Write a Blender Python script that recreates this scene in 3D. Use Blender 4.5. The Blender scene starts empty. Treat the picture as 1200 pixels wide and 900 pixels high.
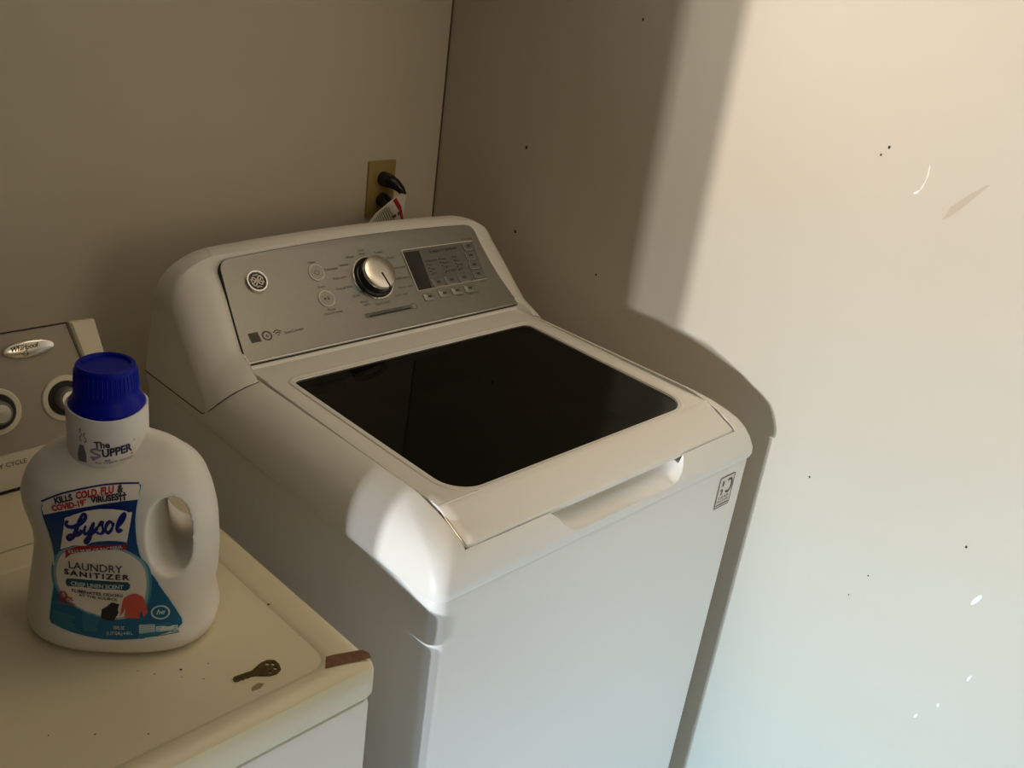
import bpy, bmesh, math, random
import numpy as np
from mathutils import Vector, Matrix, geometry
from mathutils.bvhtree import BVHTree

scene = bpy.context.scene
COL = scene.collection
random.seed(7)

# ------------------------------------------------------------------ camera
CAM_LOC = [-1.4056, -1.5418, 1.62851]
CAM_ROT = [[0.701787, -0.701083, 0.126405], [-0.21137, -0.374369, -0.902868], [0.680307, 0.606903, -0.410915]]   # rows: right, down, forward
FOCAL_PX = 1183.85
cam_data = bpy.data.cameras.new('camera')
cam_data.sensor_fit = 'HORIZONTAL'; cam_data.sensor_width = 36
cam_data.lens = FOCAL_PX / 1200 * 36
cam_data.clip_start = 0.02
cam = bpy.data.objects.new('camera', cam_data); COL.objects.link(cam)
m = Matrix.Identity(4)
for k in range(3):
    m[k][0] = CAM_ROT[0][k]; m[k][1] = -CAM_ROT[1][k]; m[k][2] = -CAM_ROT[2][k]; m[k][3] = CAM_LOC[k]
cam.matrix_world = m
scene.camera = cam

# ------------------------------------------------------------------ world, lights, exposure
scene.view_settings.view_transform = 'Standard'
scene.view_settings.look = 'None'
scene.view_settings.exposure = 0.0
scene.view_settings.gamma = 1.0
scene.view_settings.use_curve_mapping = False
world = bpy.data.worlds.new('dim_room'); scene.world = world
world.use_nodes = True
world.node_tree.nodes['Background'].inputs[0].default_value = (0.008, 0.0055, 0.0025, 1)
world.node_tree.nodes['Background'].inputs[1].default_value = 1.0

def area(name, loc, target, sx, sy, watts, color, spread=180):
    l = bpy.data.lights.new(name, 'AREA'); l.shape = 'RECTANGLE'; l.size = sx; l.size_y = sy
    l.energy = watts; l.color = color; l.spread = math.radians(spread)
    o = bpy.data.objects.new(name, l); COL.objects.link(o)
    o.location = loc
    o.rotation_euler = (Vector(target) - Vector(loc)).to_track_quat('-Z', 'Y').to_euler()
    return o
# daylight entering from the far left through two openings of the neighbouring room:
# warm light comes up from the sunlit ground outside, cool light comes down from the sky
area('ground_light_far', (-5.2, -1.723, 0.76), (0, -0.75, 1.60), .09, .06, 4.2, (1.0, .94, .875), 40)
area('ground_light_near', (-5.2, -1.465, 0.76), (0, -0.75, 1.60), .07, .06, 8.2, (1.0, .94, .875), 40)
area('sky_light_far', (-5.2, -1.723, 0.78), (0, -0.95, -0.75), .09, .06, 6.2, (.31, .66, 1.0), 44)
area('sky_light_near', (-5.2, -1.465, 0.78), (0, -0.95, -0.75), .07, .06, 12.4, (.31, .66, 1.0), 44)
# unseen overhead fill added before the washer: cool bounce off the floor
area('floor_bounce_fill', (-0.36, -1.58, 2.28), (-0.36, -1.58, 0), .4, .4, 5.2, (.74, .89, 1.0), 52)
# added warm fills, no known lamps: one overhead, one from behind the camera
area('overhead_fill', (-0.22, -0.85, 2.27), (-0.22, -0.85, 0), .7, .7, 1.4, (1.0, .80, .54), 96)
area('front_fill', (-0.60, -3.6, 1.85), (-0.8, -0.2, 1.3), .9, .9, 3.3, (1.0, .80, .54), 120)

# ------------------------------------------------------------------ helpers
BASE = {}
def link(o):
    COL.objects.link(o); return o
def tag(o, label=None, cat=None, group=None, kind=None):
    for k, v in (('label', label), ('category', cat), ('group', group), ('kind', kind)):
        if v: o[k] = v
    return o
def thing(name, label, cat, loc, rotz=0):
    o = link(bpy.data.objects.new(name, None)); o.location = loc; o.rotation_euler = (0, 0, rotz)
    o.empty_display_size = .05
    BASE[o.name] = Vector(loc) if rotz == 0 else Vector((0, 0, 0))
    return tag(o, label, cat)
def root_base(p):
    while p is not None and p.parent is not None: p = p.parent
    return BASE.get(p.name, Vector((0, 0, 0))) if p is not None else Vector((0, 0, 0))
def obj(name, bm, mat, parent=None, angle=35, label=None, kind=None, mods=None):
    """bm in world coordinates (or in the thing's own frame if the thing is turned)"""
    bmesh.ops.recalc_face_normals(bm, faces=bm.faces)
    me = bpy.data.meshes.new(name); bm.to_mesh(me); bm.free()
    me.transform(Matrix.Translation(-root_base(parent)))
    for p in me.polygons: p.use_smooth = True
    me.set_sharp_from_angle(angle=math.radians(angle))
    if mat:
        for mm in (mat if isinstance(mat, (list, tuple)) else [mat]): me.materials.append(mm)
    o = link(bpy.data.objects.new(name, me))
    if parent: o.parent = parent
    if label: o['label'] = label
    if kind: o['kind'] = kind
    return o
def temp(bm):
    bmesh.ops.recalc_face_normals(bm, faces=bm.faces)
    me = bpy.data.meshes.new('temp'); bm.to_mesh(me); bm.free()
    return link(bpy.data.objects.new('temp', me))
def baked(bm, cutters=(), remesh=None, smooth=0):
    """apply boolean cuts / remesh to bm and give back a new bmesh"""
    o = temp(bm); cs = [temp(c) for c in cutters]
    for c in cs:
        md = o.modifiers.new('cut', 'BOOLEAN'); md.object = c; md.operation = 'DIFFERENCE'; md.solver = 'EXACT'
    if remesh:
        md = o.modifiers.new('r', 'REMESH'); md.mode = 'VOXEL'; md.voxel_size = remesh
    if smooth:
        md = o.modifiers.new('s', 'SMOOTH'); md.factor = .5; md.iterations = smooth
    dg = bpy.context.evaluated_depsgraph_get(); dg.update()
    out = bmesh.new(); out.from_mesh(o.evaluated_get(dg).to_mesh())
    for x in [o] + cs:
        me = x.data; bpy.data.objects.remove(x); bpy.data.meshes.remove(me)
    return out
def box(bm, x0, x1, y0, y1, z0, z1, bev=0, seg=2):
    r = bmesh.ops.create_cube(bm, size=1)
    for v in r['verts']:
        v.co = Vector(((x0+x1)/2 + v.co.x*(x1-x0), (y0+y1)/2 + v.co.y*(y1-y0), (z0+z1)/2 + v.co.z*(z1-z0)))
    if bev:
        es = list({e for v in r['verts'] for e in v.link_edges})
        bmesh.ops.bevel(bm, geom=es, offset=bev, segments=seg, affect='EDGES', profile=.5)
    return bm
def nbox(*a, **k): return box(bmesh.new(), *a, **k)
def rrect(x0, x1, y0, y1, r, n=8):
    """rounded rectangle outline; r one radius or four (x0y0, x1y0, x1y1, x0y1)"""
    if not isinstance(r, (list, tuple)): r = [r]*4
    pts = []
    for (cx, cy, rr, a0) in ((x0+r[0], y0+r[0], r[0], 180), (x1-r[1], y0+r[1], r[1], 270), (x1-r[2], y1-r[2], r[2], 0), (x0+r[3], y1-r[3], r[3], 90)):
        for i in range(n+1):
            a = math.radians(a0 + 90*i/n); pts.append((cx + rr*math.cos(a), cy + rr*math.sin(a)))
    return pts
def loft(bm, rings, caps=(True, True), close=True):
    vs = [[bm.verts.new(p) for p in ring] for ring in rings]
    n = len(vs[0])
    for a, b in zip(vs, vs[1:]):
        for i in range(n if close else n-1):
            j = (i+1) % n; bm.faces.new((a[i], a[j], b[j], b[i]))
    if caps[0]: bm.faces.new(vs[0][::-1])
    if caps[1]: bm.faces.new(vs[-1])
    return vs
def prism(pts, z0, z1):
    bm = bmesh.new(); loft(bm, [[(x, y, z0) for x, y in pts], [(x, y, z1) for x, y in pts]]); return bm
def frame_map(o, ux, uy, uz):
    o, ux, uy, uz = map(Vector, (o, ux, uy, uz))
    return lambda a, b, c=0.0: o + ux*a + uy*b + uz*c
def lathe(bm, prof, mp=None, n=40, cap=True):
    """prof: (radius, height); mp maps (x, y, height) into place"""
    mp = mp or (lambda a, b, c: Vector((a, b, c)))
    rings = [[mp(r*math.cos(2*math.pi*i/n), r*math.sin(2*math.pi*i/n), h) for i in range(n)] for r, h in prof]
    loft(bm, rings, (cap, cap)); return bm
def tube(bm, pts, r, n=10, caps=True):
    pts = [Vector(p) for p in pts]; rs = r if isinstance(r, (list, tuple)) else [r]*len(pts)
    rings = []; ref = None
    for i, p in enumerate(pts):
        t = (pts[min(i+1, len(pts)-1)] - pts[max(i-1, 0)]).normalized()
        if ref is None: ref = t.orthogonal().normalized()
        ref = (ref - t*ref.dot(t)).normalized(); b = t.cross(ref)
        rings.append([p + (ref*math.cos(2*math.pi*k/n) + b*math.sin(2*math.pi*k/n))*rs[i] for k in range(n)])
    loft(bm, rings, (caps, caps)); return bm
def smooth_path(pts, sub=6):
    out = []
    P = [pts[0]] + list(pts) + [pts[-1]]
    for i in range(1, len(P)-2):
        for k in range(sub):
            t = k/sub; r = []
            for a, b, c, d in zip(P[i-1], P[i], P[i+1], P[i+2]):
                r.append(.5*(2*b + (c-a)*t + (2*a-5*b+4*c-d)*t*t + (3*b-a-3*c+d)*t**3))
            out.append(tuple(r))
    out.append(tuple(pts[-1])); return out
def ribbon(bm, pts, width, mp, closed=False):
    """flat printed stroke along 2-D pts, mapped by mp(u, v)"""
    n = len(pts); L = []; Rr = []
    for i, p in enumerate(pts):
        a = pts[(i-1) % n] if (closed or i) else p; b = pts[(i+1) % n] if (closed or i < n-1) else p
        dx, dy = b[0]-a[0], b[1]-a[1]; q = math.hypot(dx, dy) or 1
        w = width(i/(n-1)) if callable(width) else width
        L.append(bm.verts.new(mp(p[0]-dy/q*w/2, p[1]+dx/q*w/2))); Rr.append(bm.verts.new(mp(p[0]+dy/q*w/2, p[1]-dx/q*w/2)))
    for i in range(n if closed else n-1):
        j = (i+1) % n; bm.faces.new((L[i], Rr[i], Rr[j], L[j]))
def patch(bm, poly, mp, step=None):
    """filled 2-D polygon, mapped by mp, with inner points so that it can follow a curve"""
    pts = [Vector(p) for p in poly]; n = len(pts); ed = [(i, (i+1) % n) for i in range(n)]
    if step:
        xs = [p.x for p in pts]; ys = [p.y for p in pts]
        x = min(xs) + step*.5
        while x < max(xs):
            y = min(ys) + step*.5
            while y < max(ys):
                c = False
                for i in range(n):
                    a, b = pts[i], pts[(i-1) % n]
                    if (a.y > y) != (b.y > y) and x < (b.x-a.x)*(y-a.y)/(b.y-a.y) + a.x: c = not c
                if c: pts.append(Vector((x, y)))
                y += step
            x += step
    vo, eo, fo, *_ = geometry.delaunay_2d_cdt(pts, ed, [], 1, 1e-6)
    vs = [bm.verts.new(mp(v.x, v.y)) for v in vo]
    for f in fo:
        try: bm.faces.new([vs[i] for i in f])
        except ValueError: pass
_glyphs = {}
def text(bm, s, p0, p1, height, mp, bold=0.0, shear=0.0, track=1.0):
    """printed words from p0 to p1 (baseline), capital height given, mapped by mp(u, v)"""
    key = (s, bold, shear, track)
    if key not in _glyphs:
        cu = bpy.data.curves.new('t', 'FONT'); cu.body = s; cu.size = 1; cu.resolution_u = 3; cu.offset = bold; cu.shear = shear; cu.space_character = track
        o = link(bpy.data.objects.new('t', cu)); dg = bpy.context.evaluated_depsgraph_get(); dg.update()
        me = o.evaluated_get(dg).to_mesh()
        _glyphs[key] = ([v.co.copy() for v in me.vertices], [tuple(p.vertices) for p in me.polygons])
        bpy.data.objects.remove(o); bpy.data.curves.remove(cu)
    vs, fs = _glyphs[key]
    if not vs: return
    x0 = min(v.x for v in vs); x1 = max(v.x for v in vs); k = height/.69
    p0, p1 = Vector(p0), Vector(p1); d = (p1-p0); wdt = d.length; d.normalize(); nn = Vector((-d.y, d.x))
    sx = wdt/(x1-x0)
    nv = []
    for v in vs:
        q = p0 + d*((v.x-x0)*sx) + nn*(v.y*k); nv.append(bm.verts.new(mp(q.x, q.y)))
    for f in fs:
        try: bm.faces.new([nv[i] for i in f])
        except ValueError: pass
def interp(x, xs, ys): return float(np.interp(x, xs, ys))

# ------------------------------------------------------------------ materials
def mat(name, col, rough=.5, metal=0, spec=.5, coat=0, noise=None, bump=None, trans=0, ior=1.45, emis=None, sss=0):
    """noise = (scale, second colour, low, high); bump = (scale, strength)"""
    M = bpy.data.materials.new(name); M.use_nodes = True
    nt = M.node_tree; b = nt.nodes['Principled BSDF']
    b.inputs['Base Color'].default_value = (*col, 1); b.inputs['Roughness'].default_value = rough
    b.inputs['Metallic'].default_value = metal; b.inputs['Specular IOR Level'].default_value = spec
    b.inputs['Coat Weight'].default_value = coat; b.inputs['Coat Roughness'].default_value = .2
    b.inputs['Transmission Weight'].default_value = trans; b.inputs['IOR'].default_value = ior
    if sss:
        b.inputs['Subsurface Weight'].default_value = sss; b.inputs['Subsurface Radius'].default_value = (.02, .015, .01)
    tc = nt.nodes.new('ShaderNodeTexCoord')
    if noise:
        n = nt.nodes.new('ShaderNodeTexNoise'); n.inputs['Scale'].default_value = noise[0]; n.inputs['Detail'].default_value = 6
        r = nt.nodes.new('ShaderNodeValToRGB')
        r.color_ramp.elements[0].position = noise[2]; r.color_ramp.elements[0].color = (*col, 1)
        r.color_ramp.elements[1].position = noise[3]; r.color_ramp.elements[1].color = (*noise[1], 1)
        nt.links.new(tc.outputs['Object'], n.inputs['Vector']); nt.links.new(n.outputs['Fac'], r.inputs['Fac'])
        nt.links.new(r.outputs['Color'], b.inputs['Base Color'])
    if bump:
        n2 = nt.nodes.new('ShaderNodeTexNoise'); n2.inputs['Scale'].default_value = bump[0]; n2.inputs['Detail'].default_value = 5
        bp = nt.nodes.new('ShaderNodeBump'); bp.inputs['Strength'].default_value = bump[1]; bp.inputs['Distance'].default_value = .002
        nt.links.new(tc.outputs['Object'], n2.inputs['Vector']); nt.links.new(n2.outputs['Fac'], bp.inputs['Height'])
        nt.links.new(bp.outputs['Normal'], b.inputs['Normal'])
    return M
M_wall = mat('wall_paint', (.64, .58, .475), .45, spec=.3, noise=(1.6, (.61, .55, .445), .35, .7), bump=(55, .12))
M_wallb = mat('back_wall_paint', (.66, .59, .465), .5, spec=.3, noise=(2.2, (.625, .555, .435), .4, .7), bump=(55, .1))
M_ceil = mat('ceiling_paint', (.72, .66, .55), .9)
M_floor = mat('floor_vinyl', (.66, .67, .68), .5, noise=(9, (.60, .61, .62), .4, .65))
M_enamel = mat('white_enamel', (.80, .785, .75), .3, coat=.3)
M_cover = mat('white_plastic', (.80, .775, .725), .36, coat=.15)
M_panel = mat('silver_panel', (.335, .325, .295), .38, metal=.55, noise=(260, (.325, .315, .287), .4, .6))
M_seam = mat('dark_seam', (.02, .018, .015), .7)
M_legend = mat('printed_legend', (.075, .068, .055), .6)
M_joint = mat('shadow_joint', (.10, .085, .06), .8)
M_legend_l = mat('pale_print', (.50, .48, .44), .5)
M_chrome = mat('chrome', (.80, .78, .74), .12, metal=1)
M_satin = mat('satin_metal', (.80, .76, .68), .24, metal=1)
M_black = mat('black_plastic', (.012, .012, .012), .22)
M_lcd = mat('display_dark', (.030, .031, .028), .3)
M_pad = mat('touch_pad', (.155, .155, .14), .35)
M_padkey = mat('touch_key', (.175, .172, .155), .35)
M_lid = mat('glossy_lid', (.80, .775, .725), .2, coat=.6)
M_lip = mat('polished_edge', (.55, .53, .49), .25, metal=1)
M_drum = mat('drum_steel', (.10, .10, .10), .4, metal=.5)
M_tub = mat('tub_plastic', (.80, .79, .76), .35)
M_dryer = mat('almond_enamel', (.73, .65, .46), .33, coat=.15, noise=(5, (.69, .60, .415), .4, .7))
M_dryer_b = mat('dryer_body_enamel', (.85, .81, .73), .33, coat=.1)
M_fascia = mat('taupe_fascia', (.34, .29, .225), .45)
M_cream = mat('cream_plastic', (.68, .61, .47), .4)
M_rust = mat('rust', (.15, .070, .032), .8, noise=(180, (.19, .095, .045), .4, .6))
M_dirt = mat('grime', (.30, .225, .12), .8)
M_speck = mat('dirt_speck', (.05, .035, .02), .9)
M_key = mat('tarnished_brass', (.16, .115, .05), .42, metal=.85, noise=(300, (.11, .08, .035), .4, .6))
M_hdpe = mat('white_bottle_plastic', (.78, .74, .67), .38, spec=.4, sss=.15)
M_sleeve = mat('paper_sleeve', (.82, .77, .70), .5)
M_cap = mat('blue_cap', (.0003, .007, .30), .4, spec=.2)
M_lab = {k: mat('label_' + k, c, .42) for k, c in dict(
    blue=(.004, .085, .24), navy=(.008, .012, .17), teal=(.05, .26, .38), white=(.82, .76, .67), glow=(.25, .43, .52), red=(.40, .010, .022),
    ink=(.03, .022, .06), pill=(.008, .07, .13), coral=(.62, .095, .07), pants=(.012, .012, .022), pale=(.58, .70, .73), grey=(.16, .14, .14), redtext=(.47, .02, .03), lavender=(.30, .24, .33), olive=(.10, .085, .02)).items()}
_n = M_lab['blue'].node_tree; _t = _n.nodes['Texture Coordinate']; _x = _n.nodes.new('ShaderNodeSeparateXYZ'); _r = _n.nodes.new('ShaderNodeValToRGB')
_r.color_ramp.elements[0].position = .07; _r.color_ramp.elements[0].color = (.004, .125, .27, 1)      # printed blend: teal blue below, deep blue above
_r.color_ramp.elements[1].position = .17; _r.color_ramp.elements[1].color = (.003, .035, .17, 1)
_n.links.new(_t.outputs['Object'], _x.inputs[0]); _n.links.new(_x.outputs['Z'], _r.inputs['Fac']); _n.links.new(_r.outputs['Color'], _n.nodes['Principled BSDF'].inputs['Base Color'])
M_brass = mat('ivory_yellowed_plate', (.36, .255, .085), .4)
M_tag = mat('white_tag', (.74, .68, .60), .5)
M_cord = mat('grey_cord', (.20, .19, .18), .5)
M_chip = mat('bare_plaster', (.90, .87, .80), .8)
M_scuff = mat('scuff', (.55, .475, .375), .7)

# dark tinted lid glass: fresnel reflection over a smoky see-through body
M_glass = bpy.data.materials.new('smoked_glass'); M_glass.use_nodes = True
nt = M_glass.node_tree; nt.nodes.clear()
out = nt.nodes.new('ShaderNodeOutputMaterial'); mx = nt.nodes.new('ShaderNodeMixShader')
fr = nt.nodes.new('ShaderNodeFresnel'); fr.inputs['IOR'].default_value = 1.5
tr = nt.nodes.new('ShaderNodeBsdfTransparent'); tr.inputs[0].default_value = (.27, .27, .265, 1)
gl = nt.nodes.new('ShaderNodeBsdfGlossy'); gl.inputs['Roughness'].default_value = .03; gl.inputs['Color'].default_value = (.5, .5, .48, 1)
ge = nt.nodes.new('ShaderNodeNewGeometry'); iv = nt.nodes.new('ShaderNodeMath'); iv.operation = 'SUBTRACT'; iv.inputs[0].default_value = 1
mu = nt.nodes.new('ShaderNodeMath'); mu.operation = 'MULTIPLY'
nt.links.new(ge.outputs['Backfacing'], iv.inputs[1]); nt.links.new(fr.outputs[0], mu.inputs[0]); nt.links.new(iv.outputs[0], mu.inputs[1]); nt.links.new(mu.outputs[0], mx.inputs[0]); nt.links.new(tr.outputs[0], mx.inputs[1]); nt.links.new(gl.outputs[0], mx.inputs[2])
nt.links.new(mx.outputs[0], out.inputs[0])

# ------------------------------------------------------------------ room shell
XW, YW, ZC = .045, .049, 2.3          # right wall plane, back wall plane, ceiling
JX, JY = -1.57, -.884                 # the left jamb of the laundry alcove
def struct(name, bm, m_): return obj(name, bm, m_, kind='structure')
wall_right = struct('wall_right', nbox(XW, XW+.1, -3.6, YW+.12, 0, ZC), M_wall)
wall_back = struct('wall_back', nbox(JX-.12, XW, YW, YW+.1, 0, ZC), M_wallb)
wall_left = struct('wall_left', nbox(JX-.12, JX, JY, YW, 0, ZC), mat('dark_bounce_cut', (.10, .062, .035), .5, noise=(14, (.075, .045, .025), .4, .6)))  # unseen; dark colour made up to cut bounce light from the left
corner_shade_1 = struct('corner_shade_1', nbox(XW-.0028, XW, YW-.0015, YW, 0, ZC), mat('corner_gap', (.09, .065, .04), .9))  # added strip: dark brown stands in for the shade in the corner gap
floor = struct('floor', nbox(-6, XW+.1, -4.5, YW+.12, -.05, 0), M_floor)
ceiling = struct('ceiling', nbox(-3.2, XW+.1, -3.6, YW+.12, ZC, ZC+.05), M_ceil)

# wear on the right wall: chips, scratches, nail holes and scuffs
def wall_mp(off): return lambda a, b: Vector((XW-off, a, b))
bm = bmesh.new()
ribbon(bm, smooth_path([(-.974, 1.396), (-.9755, 1.381), (-.973, 1.366), (-.969, 1.357), (-.963, 1.352)], 4), lambda t: .0008 + .0014*abs(math.sin(9*t)) + (.0014 if t > .7 else 0), wall_mp(.0006))
obj('paint_scratch', bm, M_chip, wall_right, label='white scratch in the paint')
for y, z, w, h, a in ((-1.232, .802, .0035, .013, .4), (-1.262, .673, .002, .007, .2), (-1.19, 1.30, .0012, .006, 0), (-1.235, .60, .002, .004, 0), (-1.21, .56, .002, .005, .3)):
    bm = bmesh.new(); poly = [(y + math.cos(t)*w*math.cos(a) - math.sin(t)*h*math.sin(a), z + math.cos(t)*w*math.sin(a) + math.sin(t)*h*math.cos(a)) for t in np.linspace(0, 6.283, 9)[:-1]]
    patch(bm, poly, wall_mp(.0005)); obj('paint_chip', bm, M_chip, wall_right)
bm = bmesh.new(); patch(bm, [(-1.014, 1.328), (-1.022, 1.334), (-1.04, 1.357), (-1.062, 1.390), (-1.057, 1.388), (-1.04, 1.372), (-1.02, 1.348)], wall_mp(.0005))
obj('scuff_mark', bm, M_scuff, wall_right)
for y, z, r in ((-.428, 1.511, .0022), (-.909, 1.406, .002), (-.90, 1.393, .0015), (-.2, 1.241, .003), (-.2, 1.072, .003), (-.93, .865, .0015), (-1.07, .75, .0012), (-1.193, .875, .0018), (-.42, 1.052, .002), (-1.05, .70, .0012)):
    bm = bmesh.new(); patch(bm, [(y + r*math.cos(t), z + r*1.3*math.sin(t)) for t in np.linspace(0, 6.283, 9)[:-1]], wall_mp(.0005)); obj('nail_hole', bm, M_speck, wall_right)

# ------------------------------------------------------------------ washing machine
xc, W2, yF, yB = -.3773, .343, -.863, -.16
washer = thing('washing_machine', 'white top-loading washer with dark glass lid and sloped silver control panel', 'washing machine', (xc, (yF+yB)/2, 0))
# cabinet with rounded front corners
def plan(inset_side, inset_front, r, back=0): return rrect(xc-W2+inset_side, xc+W2-inset_side, yF+inset_front, yB-back, [r, r, .004, .004], 8)
bm = bmesh.new()
rings = [[(x, y, z) for x, y in plan(s_, f_, r_)] for z, s_, f_, r_ in ((.02, .004, .004, .018), (.03, .002, .002, .020), (.893, .002, .002, .020), (.8965, .003, .003, .019), (.8975, .006, .006, .016))]
loft(bm, rings); obj('cabinet', bm, M_enamel, washer)
for sx in (-1, 1):
    for y in (yF+.06, yB-.06):
        bm = bmesh.new(); lathe(bm, [(.016, 0), (.018, .004), (.018, .012), (.008, .016), (.008, .03)], lambda a, b, c, sx=sx, y=y: Vector((xc+sx*.29+a, y+b, c)), 16); obj('foot', bm, M_black, washer)
# top cover: loft of level outlines, then recess for the lid, opening and hand pocket
lev = [(.8985, .004, .004, .016), (.8988, .0, .0, .018), (.905, -.0012, -.0016, .018), (.915, -.0010, -.0008, .019), (.930, .0022, .0048, .022), (.943, .0065, .0115, .026), (.953, .0113, .0195, .030), (.961, .017, .034, .034), (.969, .025, .052, .040), (.976, .036, .070, .048), (.981, .047, .085, .044), (.983, .055, .10, .04), (.9835, .07, .14, .03)]
bm = bmesh.new(); loft(bm, [[(x, y, z) for x, y in plan(s_, f_, r_)] for z, s_, f_, r_ in lev])
# profile of the lid's upper surface over y
LY = [-.3612, -.400, -.417, -.600, -.780, -.7887, -.797, -.812, -.826, -.838, -.8435]
LZ = [.9885, .9868, .9852, .9815, .9785, .9779, .9747, .9673, .9608, .9555, .9525]
def lid_z(y): return interp(-y, [-a for a in LY], LZ)
def lid_h(y): return interp(-y, [.37, .42, .78], [.2815, .2835, .2872])
rec = bmesh.new()
ys = [-.3595, -.42, -.78, -.795, -.81, -.825, -.838, -.8468]
top = [[(xc+s*(lid_h(y)+.0038), y, 1.05) for s in (-1, 1)] for y in ys]
bot = [[(xc+s*(lid_h(y)+.0038), y, lid_z(y)-(.0135 if y > -.8 else .0175)) for s in (-1, 1)] for y in ys]
vs = [[rec.verts.new(p) for p in (b[0], b[1], t[1], t[0])] for t, b in zip(top, bot)]
for a, b in zip(vs, vs[1:]):
    for i in range(4): rec.faces.new((a[i], a[(i+1) % 4], b[(i+1) % 4], b[i]))
rec.faces.new(vs[0]); rec.faces.new(vs[-1][::-1])
opening = prism(rrect(xc-.255, xc+.255, -.765, -.405, .06, 10), .85, 1.1)
pocket = bmesh.new()
prof = [(-.90, .958), (-.90, .912), (-.857, .9155), (-.846, .9185), (-.836, .9255), (-.829, .936), (-.826, .948), (-.826, .958)]
px = [(-.517, .0), (-.511, .0), (-.500, .012), (-.488, .026), (-.478, .034)]
for x0, x1 in ((xc-.1405, xc+.150),):
    secs = []
    for t, k in ((0, .93), (.008, .955), (.018, .98), (.030, 1.0)): secs.append((x0+t, .0365*(1-k)/.07 if t else .030))
    secs = [(x0, .034), (x0+.010, .026), (x0+.020, .014), (x0+.032, .004), (x0+.046, 0), (x1-.034, 0), (x1-.022, .004), (x1-.012, .012), (x1-.005, .022), (x1, .033)]
    loft(pocket, [[(x, y, z + (lift if z < .95 else 0)*(1-(z-.912)/.046)) for y, z in prof] for x, lift in secs])
bm = baked(bm, [rec, opening, pocket])
obj('top_cover', bm, M_cover, washer, angle=28)
# lid
def lid_solid():
    bm = bmesh.new(); rings = []
    for y in LY:
        h = lid_h(y); z = lid_z(y); th = .011 if y > -.83 else .0095; e = .0022
        if y == LY[0]: z -= .0015
        xs = [-h, -h+e*.3, -h+e, -h+.02, -h*.5, 0, h*.5, h-.02, h-e, h-e*.3, h]
        dz = [e, e*.3, 0, 0, 0, 0, 0, 0, 0, e*.3, e]
        rings.append([(xc+x, y, z-d) for x, d in zip(xs, dz)] + [(xc+h, y, z-th), (xc-h, y, z-th)])
    y, h = -.8452, lid_h(-.85)
    rings.append([(xc+x*.999, y, .9500-d) for x, d in zip([-h, -h+.0007, -h+.0022, -h+.02, -h*.5, 0, h*.5, h-.02, h-.0022, h-.0007, h], [.001]*11)] + [(xc+h, y, .9445), (xc-h, y, .9445)])
    loft(bm, rings); return bm
gx0, gx1, gyf, gyb = xc-.2484, xc+.2484, -.7807, -.4174
glass_cut = prism(rrect(gx0, gx1, gyf, gyb, [.044, .044, .013, .013], 10), .9, 1.1)
bm = baked(lid_solid(), [glass_cut])
lid = obj('lid', bm, M_lid, washer, angle=30)
# sloping bezel around the pane, the pane, the crease line and the polished lip
def gz(y): return interp(-y, [.40, .80], [.9858, .9778])
bm = bmesh.new(); rr = [.044, .044, .013, .013]
def gring(d, dz):
    return [(x, y, gz(y)+dz) for x, y in rrect(gx0-d, gx1+d, gyf-d, gyb+d, [a+d for a in rr], 10)]
loft(bm, [gring(.009, .0006), gring(.007, .0014), gring(.003, .0006), gring(.0, -.0012), gring(-.0008, -.003)], (False, False))
obj('glass_bezel', bm, M_lid, lid, angle=50)
bm = bmesh.new(); loft(bm, [gring(.0008, -.0065), gring(.0008, -.0028)]); obj('glass_pane', bm, M_glass, lid)
bm = bmesh.new(); tube(bm, [(xc-.2872+i*.5744/20, -.7885, .9776) for i in range(21)], .0011, 8); obj('lid_crease_trim', bm, M_lid, lid)
bm = bmesh.new()
edge = [(xc-.2866, y, lid_z(y)-.0046) for y in (-.79, -.798, -.806, -.815, -.825, -.834)] + [(xc-.2862, -.841, .9485), (xc-.283, -.8450, .9468), (xc-.276, -.8452, .9466), (xc-.262, -.8448, .9466), (xc-.23, -.8444, .9466)]
tube(bm, edge, [.0010, .0022, .0026, .0028, .0028, .0028, .0028, .0028, .0024, .0018, .0008], 10); obj('polished_lip', bm, M_lip, lid, label='shiny edge strip')
# tub under the glass
bm = bmesh.new(); cy = -.595
n = 64; outer = rrect(xc-.30, xc+.30, -.80, -.39, .05, 15)
circ = []
for x, y in outer:
    a = math.atan2((y-cy), (x-xc)); circ.append(a)
rings = [[(x, y, .875) for x, y in outer]]
for r, z in ((.236, .868), (.222, .862), (.214, .852), (.212, .835)): rings.append([(xc+r*math.cos(a), cy+r*.93*math.sin(a), z) for a in circ])
loft(bm, rings, (False, False)); obj('tub_ring', bm, M_tub, washer)
bm = bmesh.new(); lathe(bm, [(.214, .832), (.226, .828), (.236, .815), (.238, .80), (.236, .50), (.2, .46), (.03, .45)], lambda a, b, c: Vector((xc+a, cy+b, c)), 64, cap=False)
basket = obj('basket', bm, M_drum, washer)
bm = bmesh.new(); lathe(bm, [(.17, .462), (.16, .475), (.08, .487), (.045, .51), (.03, .53), (.001, .533)], lambda a, b, c: Vector((xc+a, cy+b, c)), 48, cap=False); obj('wash_plate', bm, M_drum, basket)
bm = nbox(xc-.205, xc-.145, -.415, -.40, .945, .962, .004); obj('water_inlet', bm, M_black, washer)

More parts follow.
